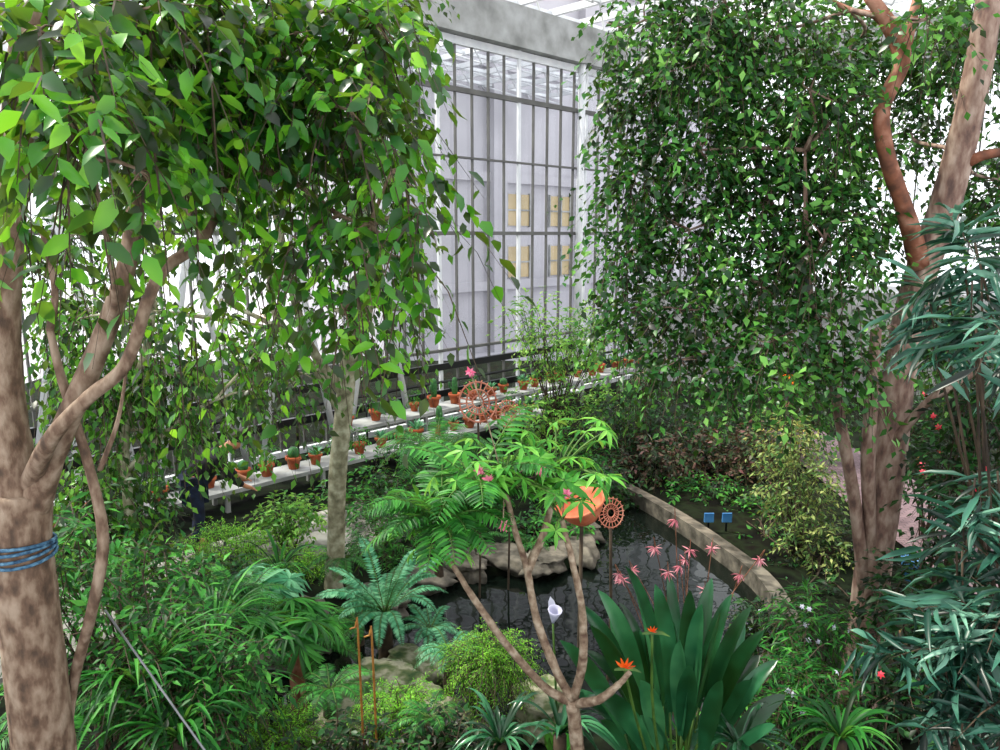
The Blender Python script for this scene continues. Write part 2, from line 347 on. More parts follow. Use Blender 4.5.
# paths
mb=MB();WB.box(mb,-14,-6.0,-4.6,-3.0,-.02,.05);solo('garden_path',mb,[M_pave],'pale paved walkway beside the cactus shelf','path',WB.p(-14,-3,0),smooth=False)
mb=MB();V=[(5.3,6,.04),(6.3,6,.04),(6.9,10,.04),(6.6,15,.04),(5.4,15,.04),(5.2,10,.04)];mb.faces(V,[(0,1,2,3,4,5)])
solo('brick_path',mb,[M_brick],'purplish brick path behind the leaning fig','path',(0,0,0),smooth=False)
mb=MB();cp=[(1.75,11.8),(2.05,11.5),(2.55,10.4),(2.95,9.2),(3.2,8),(3.0,6.7),(2.5,6.2)]
P,_=cat([(x,y,0) for x,y in cp],[1]*len(cp),5);T=nrmz(np.gradient(P,axis=0));sd=np.cross(UP,T)
V=np.concatenate([np.stack([p-s*.02+UP*-.4,p-s*.02+UP*.10,p-s*.22+UP*.12,p-s*.22+UP*-.1]) for p,s in zip(P,sd)]);n=len(P);Fs=[]
for i in range(n-1):
    for k in range(3): Fs.append((4*i+k,4*i+k+1,4*i+5+k,4*i+4+k))
Fs+=[(0,1,2,3),(4*n-1,4*n-2,4*n-3,4*n-4)]
mb.faces(V,Fs);solo('pond_kerb',mb,[M_rock2],'curved grey stone kerb retaining the pond','kerb',(2.5,10.4,0),smooth=False)
mb=MB();tube(mb,[S(215,568,8.8)*[1,1,0],S(255,548,9.2)*[1,1,0],S(300,535,9.6)*[1,1,0],S(345,528,9.9)*[1,1,0]],.13,6,5,rough=.05)
solo('path_kerb',mb,[M_pave],'pale curved stone edging beside the walkway','kerb',(0,0,0))
def rock(p,r,m,lab):
    bm=bmesh.new();bmesh.ops.create_icosphere(bm,subdivisions=4,radius=1)
    ph=R.uniform(0,6,9)
    for v in bm.verts:
        q=v.co; k=1+.22*math.sin(3*q.x+ph[0])*math.cos(2.5*q.y+ph[1])+.14*math.sin(6*q.z+ph[2]+4*q.x)+.08*math.sin(11*q.y+ph[3])+.06*math.sin(17*q.x+13*q.z+ph[4])
        v.co=Vector((q.x*r[0]*k,q.y*r[1]*k,max(-.6,min(.55,q.z*k))*r[2]))
    me=bpy.data.meshes.new('pond_rock');bm.to_mesh(me);bm.free();me.materials.append(m)
    for f in me.polygons:f.use_smooth=True
    o=bpy.data.objects.new('pond_rock',me);o.location=p;o.rotation_euler=(0,0,R.uniform(0,6));COL.objects.link(o)
    o['label']=lab;o['category']='rock';o['group']='rocks around the pond'
for x,y in [(-2.25,6.5),(-1.95,7.2),(-1.35,7.75),(-.95,8.25),(-.45,8.75),(.05,8.8),(.55,8.75),(1.0,9.2),(1.05,9.9),(1.2,10.7),(1.5,11.5)]:
    rock((x,y,.0),(R.uniform(.38,.5),R.uniform(.2,.28),R.uniform(.14,.2)),M_rock2,'flat weathered grey-brown rock edging the pond')
for x,y,r in [(-.95,5.6,.34),(-.65,5.2,.3),(-1.1,4.9,.33),(-.75,6.1,.28),(-.7,6.6,.25),(.3,5.3,.25),(-.35,5.0,.25)]:
    rock((x,y,float(gz(x,y-.9))*.6+.1),(r,r*.9,r*.95),M_rock,'moss covered boulder among ferns beside the pond')
# ---------------------------------------------------------------- trees
def limb(mb,pts,rads,sides=12,rough=.03): tube(mb,[S(*p) for p in pts],rads,sides,6,0,rough)
def branchto(mb,start,cl,r0=.03,nsub=5):
    c,rad=cl; start=np.asarray(start); m=(start+c)/2+R.normal(size=3)*.06*np.linalg.norm(c-start)+UP*.04*np.linalg.norm(c-start)
    tube(mb,[start,m,c],[r0,r0*.75,r0*.5],7,5,0,.05)
    for i in range(nsub):
        e=c+nrmz(R.normal(size=3))*rad*.9; mm=(c+e)/2+R.normal(size=3)*rad*.15
        tube(mb,[c,mm,e],[r0*.5,r0*.3,r0*.12],5,3)
def near(c,starts):
    k=np.argmin([np.linalg.norm(c[0]-s) for s in starts]); return starts[k]
tr=MB();fo=MB()
base=S(50,1010,3.05);base[2]=gz(base[0],3.05)
b0=base
tube(tr,[b0-UP*.1,b0+UP*.12,S(48,800,3.03),S(42,730,3.0),S(30,620,3.0),S(22,540,3.0),S(22,490,3.0)],[.24,.16,.13,.125,.12,.115,.115],16,6,0,.02)
limb(tr,[(22,510,3),(6,430,3),(0,340,3.0),(5,240,2.95),(15,160,2.9),(25,60,2.8),(40,-60,2.8)],[.1,.085,.075,.065,.06,.055,.04])
limb(tr,[(32,510,3),(50,462,2.95),(74,405,2.9),(104,335,2.9),(128,260,2.9),(138,180,2.95),(150,90,3),(185,-30,3)],[.07,.052,.045,.04,.034,.03,.025,.02])
limb(tr,[(28,490,3),(50,440,2.8),(88,398,2.75),(125,365,2.75),(148,300,2.75),(165,268,2.8),(205,235,2.9),(232,160,3),(255,90,3),(300,20,3.1),(330,-60,3.1)],[.045,.032,.026,.024,.023,.022,.022,.021,.02,.018,.016],10)
limb(tr,[(205,235,2.9),(170,180,3),(130,120,3)],[.018,.013,.01],7)
limb(tr,[(50,330,3),(55,290,3.0),(42,230,3)],[.016,.013,.01],7)
limb(tr,[(50,330,3),(62,380,3),(90,470,3.0),(103,540,3.0),(92,610,3.0),(72,690,3.1),(60,800,3.1)],[.014,.018,.02,.024,.024,.024,.024],9)
limb(tr,[(232,160,3),(290,180,3),(340,215,2.9),(370,225,2.8)],[.018,.012,.009,.006],7)
limb(tr,[(255,90,3),(310,110,3),(370,95,2.9)],[.016,.012,.008],7)
limb(tr,[(104,335,2.9),(115,300,2.7),(105,230,2.5),(90,160,2.3)],[.018,.013,.009,.006],7)
limb(tr,[(100,470,3),(118,420,3),(128,360,3.1)],[.012,.009,.005],6)
cls=[Cl(40,30,2.2,70,40),Cl(140,10,2.6,80,35),Cl(90,110,2.1,60,40),Cl(220,30,2.9,70,45),Cl(310,30,3.0,60,45),Cl(375,20,2.9,35,40),Cl(290,110,3.0,55,35),Cl(350,110,2.8,45,45),Cl(392,170,2.7,28,35),Cl(355,235,2.7,40,28),Cl(420,215,2.65,20,25),Cl(300,240,2.8,40,20),Cl(345,310,2.7,18,28),Cl(15,150,2.4,15,30),Cl(200,190,3.2,30,18),Cl(140,170,2.3,30,25),Cl(405,255,2.7,30,16),Cl(200,110,2.8,45,35)]
foliage(fo,cls[:4]+cls[13:14]+cls[15:16]+cls[17:],2000,.09,.046,K=7,tl=.26,droop=.75,tilt=.8)
foliage(fo,cls[3:13]+cls[14:15]+cls[16:],3200,.077,.043,K=8,tl=.3,droop=.85,tilt=.8)
foliage(fo,[Cl(210,330,3.6,45,30),Cl(130,240,3.6,40,35),Cl(60,220,3.4,40,30),Cl(250,270,3.5,30,20)],560,.074,.04,K=8,tl=.28,droop=.9)
st3=[S(150,60,2.95),S(300,20,3.1),S(225,180,3.0),S(370,225,2.8),S(340,215,2.9),S(310,110,3.0),S(90,160,2.3),S(20,120,2.9)]
for cc in cls: branchto(tr,near(cc,st3),cc,.009,4)
thing('fig_tree','large weeping fig with forked grey-brown trunk and glossy leaves, roped','tree',base,[('trunk',tr,[M_barkL]),('foliage',fo,[M_figL,M_twig])])
mb=MB();pc=S(22,548,3.0)
for k in range(4):
    tt=np.linspace(0,2*math.pi,25); tube(mb,[pc+np.array([math.cos(a)*.126,math.sin(a)*.126,-.03+.02*k+.012*math.sin(a+k)]) for a in tt],.008,6,1)
solo('rope',mb,[M_rope],'blue rope wrapped around the large fig trunk','rope',pc)
tr=MB();fo=MB();b=S(335,588,8.0);b[2]=gz(b[0],b[1])
tube(tr,[b-UP*.1,b+UP*.1,S(336,540,8),S(338,470,8),S(346,390,8),S(350,330,8)],[.14,.115,.1,.1,.095,.085],12,5,0,.03)
limb(tr,[(346,380,8),(368,300,8),(370,200,8),(380,100,8),(385,-20,8)],[.08,.07,.06,.05,.03],9)
limb(tr,[(348,400,8),(310,345,8),(290,280,8),(270,180,8),(250,60,8)],[.06,.05,.045,.04,.03],9)
limb(tr,[(345,420,8),(315,370,7.8),(280,330,7.6),(220,300,7.5)],[.05,.04,.03,.02],8)
cls=[Cl(220,50,8,60,40),Cl(330,70,8,60,45),Cl(385,130,8,30,50),Cl(290,170,8,50,35),Cl(375,230,8,35,40),Cl(270,260,7.8,40,20),Cl(330,310,7.6,30,20),Cl(400,310,8.3,18,18),Cl(240,350,7.5,25,18),Cl(150,180,8,45,40),Cl(295,380,7.4,22,22),Cl(100,100,8,45,50),Cl(380,20,8,40,40),Cl(60,240,8,35,30),Cl(90,310,7.6,25,20)]
foliage(fo,cls,8600,.105,.055,K=8,tl=.5,droop=.9,tm=T5,tw=.006)
st4=[S(368,300,8),S(380,100,8),S(270,180,8),S(280,330,7.6),S(250,60,8),S(370,200,8)]
for cc in cls: branchto(tr,near(cc,st4),cc,.028,4)
thing('slender_tree','slender pale-trunked weeping fig beside the pond rocks','tree',b,[('trunk',tr,[M_barkC]),('foliage',fo,[M_figC,M_twig])])
tr=MB();fo=MB();b=S(120,640,6.0);b[2]=gz(b[0],b[1])
tube(tr,[b-UP*.05,S(130,540,6),S(125,430,6),S(150,330,6),S(160,200,6)],[.05,.045,.04,.03,.02],8,5,0,.04)
limb(tr,[(128,470,6),(180,420,6),(215,400,6)],[.03,.02,.01],6)
cls=[Cl(110,380,6,35,35),Cl(170,375,6,35,25),Cl(75,320,6,30,35),Cl(175,420,6.2,30,14),Cl(90,480,6,36,35),Cl(262,345,6.4,25,18),Cl(110,530,5.9,36,30),Cl(150,310,6,25,18),Cl(250,390,6.4,16,14)]
foliage(fo,cls,5200,.09,.048,K=8,tl=.38,droop=1.1,tm=T5)
st5=[S(130,430,6),S(150,330,6),S(128,520,6),S(215,400,6)]
for cc in cls: branchto(tr,near(cc,st5),cc,.014,4)
thing('young_fig_tree','young drooping fig with thin stem and dark leaves','tree',b,[('trunk',tr,[M_barkC]),('foliage',fo,[M_figC,M_twig])])
# right fig
tr=MB();fo=MB();tb=MB();b=S(856,712,5.9);b[2]=gz(b[0],b[1])
tube(tr,[b-UP*.15,b+UP*.1,S(864,650,5.9),S(874,560,5.9),S(886,480,5.9),S(895,400,5.9),S(907,330,5.9),S(922,270,5.8),S(942,215,5.7),S(960,150,5.6),S(978,70,5.5),S(995,-40,5.5)],[.2,.165,.15,.14,.135,.13,.12,.115,.11,.1,.09,.08],16,6,0,.03)
limb(tr,[(864,590,5.85),(856,510,5.8),(842,430,5.7),(828,360,5.8),(800,280,6.2),(770,200,6.4),(740,100,6.5)],[.05,.05,.045,.04,.03,.025,.02],9)
limb(tr,[(872,560,5.85),(868,470,5.75),(872,390,5.7),(876,330,5.7)],[.05,.055,.05,.04],9)
limb(tr,[(828,360,5.8),(812,300,5.7),(806,220,5.7),(805,150,5.8)],[.025,.02,.018,.012],8)
limb(tr,[(895,440,5.8),(930,400,5.6),(965,380,5.5),(1010,330,5.4)],[.04,.03,.025,.02],8)
tube(tb,[S(*p) for p in [(920,265,5.75),(905,210,5.6),(888,160,5.5),(882,110,5.5),(903,60,5.5),(890,25,5.5),(868,-5,5.5)]],[.08,.06,.055,.055,.05,.05,.04],12,6,0,.03)
tube(tb,[S(*p) for p in [(903,60,5.5),(912,20,5.5),(925,-30,5.5)]],[.04,.035,.03],10,6)
tube(tb,[S(*p) for p in [(905,70,5.5),(880,20,5.6),(850,10,5.7),(810,-10,5.8)]],[.035,.025,.02,.012],9,6)
tube(tb,[S(*p) for p in [(962,165,5.6),(985,155,5.5),(1020,150,5.5)]],[.045,.035,.03],9,6)
cls=[]
for px,py,Y,rx,rz in [(645,20,6.2,40,30),(700,60,6,50,40),(640,95,6.3,36,32),(700,150,6,50,35),(635,175,6.2,34,32),(690,230,6,45,32),(632,250,6.2,34,30),(630,310,6.1,26,28),(685,310,5.8,40,28),(680,360,5.7,40,20),(740,370,5.5,36,18),(760,110,6.2,45,45),(770,200,6,45,40),(750,280,5.8,45,35),(775,340,5.5,40,28),(825,240,5.6,36,38),(832,320,5.5,32,30),(830,150,6,38,40),(780,30,6,55,30),(850,50,6.6,40,35),(860,220,5.9,30,35),(940,50,6.5,45,35),(855,370,5.4,22,20),(930,330,6.5,40,35),(985,20,6,30,35),(1000,180,6.5,40,50),(640,375,6.5,26,14),(725,0,6,50,25),(910,130,6.7,30,30),(850,100,5.7,25,30),(925,20,5.2,25,15),(810,90,5.6,30,20),(800,385,5.4,26,14)]:
    cls.append(Cl(px,py,Y,rx,rz))
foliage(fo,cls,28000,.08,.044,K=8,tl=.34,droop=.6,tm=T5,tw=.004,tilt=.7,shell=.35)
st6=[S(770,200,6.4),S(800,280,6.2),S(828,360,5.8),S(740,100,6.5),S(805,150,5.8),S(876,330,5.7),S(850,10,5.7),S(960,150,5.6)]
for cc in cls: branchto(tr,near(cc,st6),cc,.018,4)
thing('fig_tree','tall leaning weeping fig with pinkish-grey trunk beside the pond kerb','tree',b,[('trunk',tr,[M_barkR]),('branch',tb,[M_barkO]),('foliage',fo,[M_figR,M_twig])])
# ---------------------------------------------------------------- generic shrubs
def shrub(name,label,px,py,Y,rx,rz,n,L,W,m,tm=T5,stems=6,droop=.4,K=7,tl=.25,extra=(),flowers=None,spread=.8,cat_='shrub',foot=None):
    c=Cl(px,py,Y,rx,rz); b=c[0].copy() if foot is None else np.array([*foot,0.]); b[2]=gz(b[0],b[1])
    st=MB();fo=MB();cs=[c]+[Cl(*e) for e in extra]
    for c2 in cs:
        for i in range(stems):
            e=c2[0]+nrmz(R.normal(size=3))*c2[1]*.8; bb=b+R.normal(size=3)*[.05,.05,0]-UP*.03
            tube(st,[bb,(bb+e)/2+R.normal(size=3)*.06,e],[.014,.01,.005],5,3)
    foliage(fo,cs,n,L,W,K=K,tl=tl,droop=droop,tm=tm,spread=spread)
    parts=[('stem',st,[M_twig]),('foliage',fo,[m,M_twig])]
    if flowers:
        for i in range(flowers[1]):
            fl=MB();c2=cs[R.integers(len(cs))];u=nrmz(R.normal(size=3)*[1,.6,.8]+[0,-1.6,.7]);palm_leaf(fl,c2[0]+u*c2[1]*1.25,u,flowers[2],6,wr=.5,tm=T4);parts.append(('flower',fl,[flowers[0]]))
    return thing(name,label,cat_,b,parts)
shrub('small_tree','airy light green small tree standing near the glazing',555,335,14.5,42,36,2100,.13,.05,M_lt,extra=[(528,315,14.5,20,16),(590,330,14.8,28,22),(560,385,14.5,36,18)],cat_='tree',tl=.5,stems=9)
shrub('shrub','russet and dark green shrub behind the pond',705,455,12.5,60,30,4200,.1,.05,M_red,extra=[(650,460,12,40,28),(755,455,12,30,25)],tl=.4)
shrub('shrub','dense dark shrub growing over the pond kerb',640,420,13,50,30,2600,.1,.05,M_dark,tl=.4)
shrub('shrub','leafy green shrub overhanging the water',700,498,11.2,45,20,2600,.09,.04,M_strap,tl=.3,foot=(3.3,11.2),extra=[(650,490,12,35,18)])
shrub('shrub','low green plants behind the stone kerb',760,545,9.6,28,16,1600,.09,.04,M_strap,tl=.25,foot=(3.6,9.6),extra=[(765,510,10.5,24,14)])
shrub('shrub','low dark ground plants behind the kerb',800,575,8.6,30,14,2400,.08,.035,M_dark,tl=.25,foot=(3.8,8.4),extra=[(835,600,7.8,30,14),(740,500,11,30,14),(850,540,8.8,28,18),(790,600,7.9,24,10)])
shrub('shrub','yellow-green variegated shrub beside the path',800,485,9,34,40,3300,.085,.032,M_yel,extra=[(790,440,9.5,30,22),(815,545,8.6,32,26)],tl=.3)
shrub('shrub','tall dark shrub against the wall',800,400,13,60,45,3200,.11,.06,M_figR,tl=.4,extra=[(720,420,13.5,40,25)])
shrub('shrub','dark shrub with small red flowers by the path',940,420,9.5,50,40,2600,.1,.05,M_dark,tl=.3,flowers=(M_redf,10,.05),extra=[(930,465,9,40,16)])
shrub('shrub','dark evergreen shrub beside the brick path',980,360,9,50,50,2300,.1,.05,M_dark,tl=.3)
shrub('shrub','leafy dark shrub below the leaning fig',930,600,5.2,60,55,3800,.09,.04,M_dark,extra=[(970,480,5.4,45,40),(900,690,4.8,40,35),(985,400,5.4,30,30)],tl=.3,flowers=(M_redf,9,.035))
shrub('flowering_shrub','fine-leaved shrub with white flowers near the paddle-leaved plant',810,625,5.4,34,36,2200,.11,.02,M_strap,tl=.26,flowers=(M_wht,12,.028),extra=[(800,690,4.9,45,32)],spread=.9)
shrub('flowering_shrub','small shrub dotted with pale lilac flowers',765,625,6.0,24,24,1000,.08,.03,M_dark,flowers=(M_wht,12,.025),foot=(2.3,5.4))
shrub('shrub','leafy green shrub under the large fig',120,640,4.0,70,50,2500,.085,.03,M_strap,tl=.35,extra=[(60,560,4.2,50,50),(150,575,4.6,40,36)])
shrub('shrub','dense green shrub at the foot of the fig',200,680,3.9,60,45,2000,.085,.026,M_strap,tl=.3)
shrub('shrub','leafy shrub between slender tree and walkway',290,515,9.0,34,18,1200,.09,.04,M_lt,tl=.22)
shrub('shrub','dark shrub beside the walkway',125,500,7.6,40,40,2400,.1,.04,M_dark,tl=.3,extra=[(215,575,7.6,30,10)])
shrub('shrub','low green plant beneath the slender tree',385,545,8.8,40,28,2600,.1,.03,M_strap,tl=.25,foot=(-1.5,9.0),extra=[(385,515,9.8,34,20)])
shrub('shrub','dark low plants on the rock ledge',440,530,9.8,50,26,3000,.1,.04,M_dark,tl=.25,foot=(-.8,9.8))
shrub('shrub','low plant with broad leaves near water',550,535,9.6,44,24,2000,.11,.05,M_fern,tl=.25,foot=(.4,9.7))
shrub('shrub','dark broadleaf plants by the far rocks',590,490,11,36,28,2100,.11,.055,M_dark,tl=.3,foot=(.7,11.3))
shrub('shrub','low green plants behind the pond',470,490,11,60,34,4200,.11,.05,M_strap,tl=.3,extra=[(570,460,12.3,50,24),(400,475,11,40,26),(350,500,10.4,34,22)])
shrub('shrub','leafy plants in front of the glazing',540,412,14,40,16,1400,.12,.055,M_lt,tl=.35,extra=[(605,410,15,40,24)])
shrub('ground_cover','bright green feathery ground cover by the walkway',225,548,8.2,45,20,5600,.05,.012,M_bright,tl=.22,K=12,tm=T4)
shrub('ground_cover','bright green ground cover beside the path',300,565,8.4,34,14,3600,.05,.014,M_bright,tl=.2,K=10,tm=T4)
shrub('asparagus_fern','bright feathery asparagus fern on mossy rock',490,660,5.1,42,28,12000,.03,.006,M_bright,tl=.18,K=16,tm=T4,droop=.5,foot=(-.05,5.0))
shrub('asparagus_fern','soft mossy fern among the boulders',400,708,4.7,40,18,6500,.03,.007,M_bright,tl=.16,K=16,tm=T4)
shrub('asparagus_fern','feathery bright fern at the near bank',280,735,4.4,42,20,7000,.03,.007,M_bright,tl=.17,K=16,tm=T4)
shrub('ground_cover','low dark leaves among mossy rocks',350,745,4.2,60,16,1500,.07,.03,M_dark,tl=.2,extra=[(450,745,4.2,50,20)])
def lance(cl,n,foot,label):
    st=MB();fo=MB();b=np.array([*foot,float(gz(*foot))])
    for c in cl:
        for i in range(3):
            e=c[0]+nrmz(R.normal(size=3))*c[1]*.8; tube(st,[b-UP*.03,(b+e)/2+R.normal(size=3)*.08,e],[.012,.009,.005],6,4)
    foliage(fo,cl,n,.21,.03,K=12,tl=.2,droop=.3,spread=1.1,tilt=.6)
    thing('lance_leaved_shrub',label,'shrub',b,[('stem',st,[M_twig]),('foliage',fo,[M_lance,M_twig])])
lance([Cl(975,262,3.2,35,24),Cl(940,300,3.3,30,10),Cl(1000,320,3,30,25),Cl(1010,370,3.2,20,12)],360,(2.9,3.3),'tall shrub with long narrow blue-green leaves')
lance([Cl(985,550,3.0,35,25),Cl(1000,480,3.0,30,30),Cl(945,650,2.9,40,22),Cl(985,710,2.7,45,30),Cl(1000,610,2.8,35,35)],860,(2.2,2.9),'dense shrub with long narrow drooping blue-green leaves')
# ---------------------------------------------------------------- straps, ferns, palms
def strap_plant(label,px,py,Y,n,L,W,m,rise=1.2):
    b=S(px,py,Y); z0=float(gz(b[0],b[1])); fo=MB(); c=b.copy();st=MB()
    if c[2]-z0>.15: tube(st,[(c[0],c[1],z0-.03),c],[.05,.04],8,4)
    else: c[2]=z0
    for i in range(n):
        az=R.uniform(0,6.28);d=np.array([math.cos(az),math.sin(az),0]);l=L*R.uniform(.6,1.1);t=np.linspace(0,1,9)
        ri=rise*R.uniform(.6,1.3);P=c+d*(l*.8*t)[:,None]+UP*(l*(ri*t-1.0*t*t))[:,None]
        w=W*np.sin(np.pi*np.clip(t*.85+.15,0,1))**.7; w[-1]=.002
        blade(fo,P,w,UP,.2)
    return thing('strap_leaf_plant',label,'plant',np.array([c[0],c[1],z0]),[('stem',st,[M_twig]),('foliage',fo,[m])])
for px,py,Y,n,L,W,lab in [(140,690,3.8,60,.75,.02,'arching strap-leaved plant under the large fig'),(215,640,4.8,60,.75,.02,'green strap-leaved plant on the bank'),(180,740,3.6,50,.6,.022,'glossy strap-leaved plant on the near bank'),(90,620,4.6,45,.8,.02,'tall arching grassy plant beneath the fig'),(560,735,4.0,26,.45,.03,'dark strap leaves beside the branching shrub'),(500,745,4.0,40,.4,.022,'dark narrow-leaved tuft at the bank'),(740,750,3.8,26,.4,.03,'dark strap leaves beneath the paddle-leaved plant'),(840,740,3.7,40,.45,.026,'dark-green strap-leaved tuft beside the flowering shrub'),(280,575,7.3,50,.6,.025,'strappy green plant near the slender tree'),(120,600,5.2,50,.8,.02,'grassy arching plant beneath the figs'),(240,700,4.4,50,.55,.02,'grassy green tuft near the fan-leaved plant')]:
    strap_plant(lab,px,py,Y,n,L,W,M_strap if not lab.startswith('dark ') else M_strel)
def fern(name,label,px,py,Y,n,L,lw,m,rise=.8,drop=.8,npin=26,pw=.18,spread=1.,tm=T4,rad=.05):
    c=S(px,py,Y);z0=float(gz(c[0],c[1]));fo=MB();st=MB()
    if c[2]-z0>.12: tube(st,[(c[0]+.02,c[1],z0-.03),(c[0]-.01,c[1],(z0+c[2])/2),c],[rad*1.2,rad,rad*.9],10,4,0,.15)
    else: c[2]=z0+.02
    for i in range(n):
        frond(fo,c,i*2.4+R.uniform(-.3,.3),L*R.uniform(.75,1.1),rise*R.uniform(.6,1.4),drop*R.uniform(.8,1.2),npin,lw,pw=pw,spread=spread,tm=tm)
    return thing(name,label,'fern',(c[0],c[1],z0),[('stem',st,[M_twig]),('frond',fo,[m,M_gst])])
fern('fern','pale blue-green arching fern beside the slender tree',385,615,6.3,26,.72,.08,M_fernb,1.2,.8,38,pw=.28,rad=.07)
fern('fern','small pale fern among rocks',430,630,6.3,16,.42,.06,M_fernb,.8,.7,24,pw=.25)
fern('fern','dense green fern by the pond rocks',345,560,8.0,18,.65,.08,M_fern)
fern('tree_fern','feathery green tree fern behind the branching shrub',437,455,8.2,24,.95,.16,M_fern,.8,.8,34,pw=.12)
fern('fern','low fern on the bank near the pond',240,605,6.2,18,.65,.08,M_fern)
fern('fern','broad fern at the pond margin',310,650,5.8,18,.6,.09,M_fern)
fern('fern','green fern on the near bank',60,720,3.7,14,.5,.09,M_fern)
fern('fern','fern near the mossy boulders',450,655,5.4,16,.4,.06,M_fernb)
fern('fern','dark fern at the water edge',210,610,5.6,18,.6,.1,M_strap)
fern('fern','fern on the far rock ledge',470,560,9.2,16,.6,.08,M_fern)
fern('fern','low fern behind the pale boulders',330,690,4.9,16,.42,.07,M_fern)
fern('fern','small green fern at the foot of the boulders',430,720,4.4,14,.35,.05,M_fern)
fern('fern','green fern spilling over the far rocks',530,565,9.2,14,.5,.07,M_fern)
fern('fern','green fern between the slender tree and water',360,625,7.0,16,.5,.07,M_fern)
def fanpalm(label,px,py,Y,n,Rr,m,trm,pet=.3,nl=14,wr=.16,stemr=.05):
    c=S(px,py,Y);z0=float(gz(c[0],c[1]));st=MB();fo=MB()
    tube(st,[(c[0],c[1],z0-.03),(c[0]+.015,c[1],(z0+c[2])/2),c],[stemr*1.2,stemr,stemr],10,5,0,.3)
    for i in range(n):
        az=i*2.4; el=R.uniform(.1,.9);d=nrmz(np.array([math.cos(az),math.sin(az),el]));e=c+d*pet*R.uniform(.8,1.2)
        tube(fo,[c,(c+e)/2+UP*.02,e],[.008,.006,.005],4,3,1)
        palm_leaf(fo,e,nrmz(UP*.9+d*.5+R.normal(size=3)*.2),Rr*R.uniform(.8,1.15),nl,2*math.pi*.92,wr,tm=T8,a0=az,droop=.2)
    return thing('fan_palm',label,'plant',(c[0],c[1],z0),[('stem',st,[trm]),('leaf',fo,[m,M_gst])])
fanpalm('small fan-leaved plant with shaggy reddish trunk',293,630,5.4,13,.26,M_fern,M_barkO,.24,18,.16)
fanpalm('glossy fan-leaved plant near the pond',262,590,6.6,9,.3,M_fernb,M_twig,.25,14,.2)
# white arum
q=S(553,622,4.2);z0=float(gz(q[0],q[1]));st=MB();fl=MB();lf=MB()
tube(st,[(q[0]+.05,q[1],z0),(q[0]+.03,q[1],(z0+q[2])/2),q],[.01,.008,.006],6,4)
lathe(fl,[(.006,-.01),(.02,.03),(.035,.075),(.045,.1),(.038,.1),(.02,.05),(.004,.02)],q,12,0,Euler((.3,.1,0)));leaves(fl,[q+[0,.02,.07]],[[-.2,.1,1]],[[0,-1,.2]],np.array([.08]),np.array([.05]))
for k in range(8):
    az=k*.8;d=np.array([math.cos(az),math.sin(az),1.5]);leaves(lf,[[q[0]+.05,q[1],z0+.25]],[d],[[d[0],d[1],-.3]],np.array([.25]),np.array([.09]))
    tube(st,[(q[0]+.05,q[1],z0),(q[0]+.05,q[1],z0+.26)],.006,5,2)
thing('arum_lily','white arum flower on a tall stalk beside the water','flower',(q[0],q[1],z0),[('stem',st,[M_gst]),('leaf',lf,[M_strap]),('flower',fl,[M_wht])])
# ---------------------------------------------------------------- branching foreground shrub
st=MB();fo=MB();pf=MB();parts=[]
b=S(578,775,3.6);b[2]=gz(b[0],b[1])
tube(st,[b-UP*.03,(b+S(577,755,3.6))/2+[.03,0,0],S(577,745,3.6),S(572,700,3.6)],[.045,.04,.038,.034],12,5,0,.08)
ends=[]
for br in [[(572,702,3.6),(548,690,3.6),(515,655,3.6),(485,615,3.6),(462,580,3.65),(442,548,3.7)],
           [(572,700,3.6),(556,670,3.6),(537,620,3.65),(527,570,3.7),(515,530,3.7),(505,490,3.7)],
           [(574,698,3.6),(583,660,3.55),(582,610,3.55),(572,560,3.55),(562,520,3.6)],
           [(574,704,3.6),(598,700,3.5),(618,685,3.5),(630,672,3.5)],
           [(527,570,3.7),(545,530,3.8),(556,480,3.85)]]:
    n=len(br); tube(st,[S(*p) for p in br],list(np.linspace(.026,.013,n)),10,5,0,.12); ends.append(S(*br[-1]))
for k,(e,n,Rr,pet) in enumerate([(ends[0],10,.09,.2),(ends[1]+UP*.03,30,.115,.36),(ends[2],4,.09,.2),(ends[4]+UP*.03,28,.115,.35)]):
    for i in range(n):
        az=i*2.4+k;el=R.uniform(-.1,1.1);d=nrmz(np.array([math.cos(az),math.sin(az),el]));q=e+d*pet*R.uniform(.4,1.15)
        tube(fo,[e,(e+q)/2+UP*.03,q],[.006,.005,.004],4,3,1)
        palm_leaf(fo,q,nrmz(UP+d*.5+R.normal(size=3)*.25),Rr*R.uniform(.8,1.2),7,2*math.pi*.85,.26,tm=T8,a0=az+.4,droop=.3)
for e,n in((ends[0]+UP*.14,24),(ends[1]-np.array([.14,0,-.02]),10)):
    for i in range(n): frond(pf,e,i*2.4,.52*R.uniform(.8,1.1),R.uniform(.2,1.3),.6,18,.11,pw=.22,tm=T8,plump=.4)
leafy=MB();leaves(leafy,[S(448,520,3.55)],[[0.02,0,-1]],[[.2,-1,.1]],np.array([.13]),np.array([.05]))
parts=[('stem',st,[M_stem]),('leaf',fo,[M_palm,M_gst]),('frond',pf,[M_fern,M_gst]),('yellow_leaf',leafy,[M_yel])]
for p in[(480,470,3.5),(503,526,3.5),(567,494,3.5),(470,372,3.8),(488,480,3.5),(540,470,3.5)]:
    q=S(*p);fl=MB()
    for k in range(2): palm_leaf(fl,q,R.normal(size=3)+[0,-1,.3],.034,6,wr=.5,tm=T5)
    e=ends[np.argmin([np.linalg.norm(q-x) for x in ends])];tube(st,[e,(e+q)/2+[0,0,.05],q],.003,4,3)
    parts.append(('flower',fl,[M_pink]))
thing('palmate_shrub','bare-branched shrub with palmate light green leaves and pink flowers','shrub',b,parts)
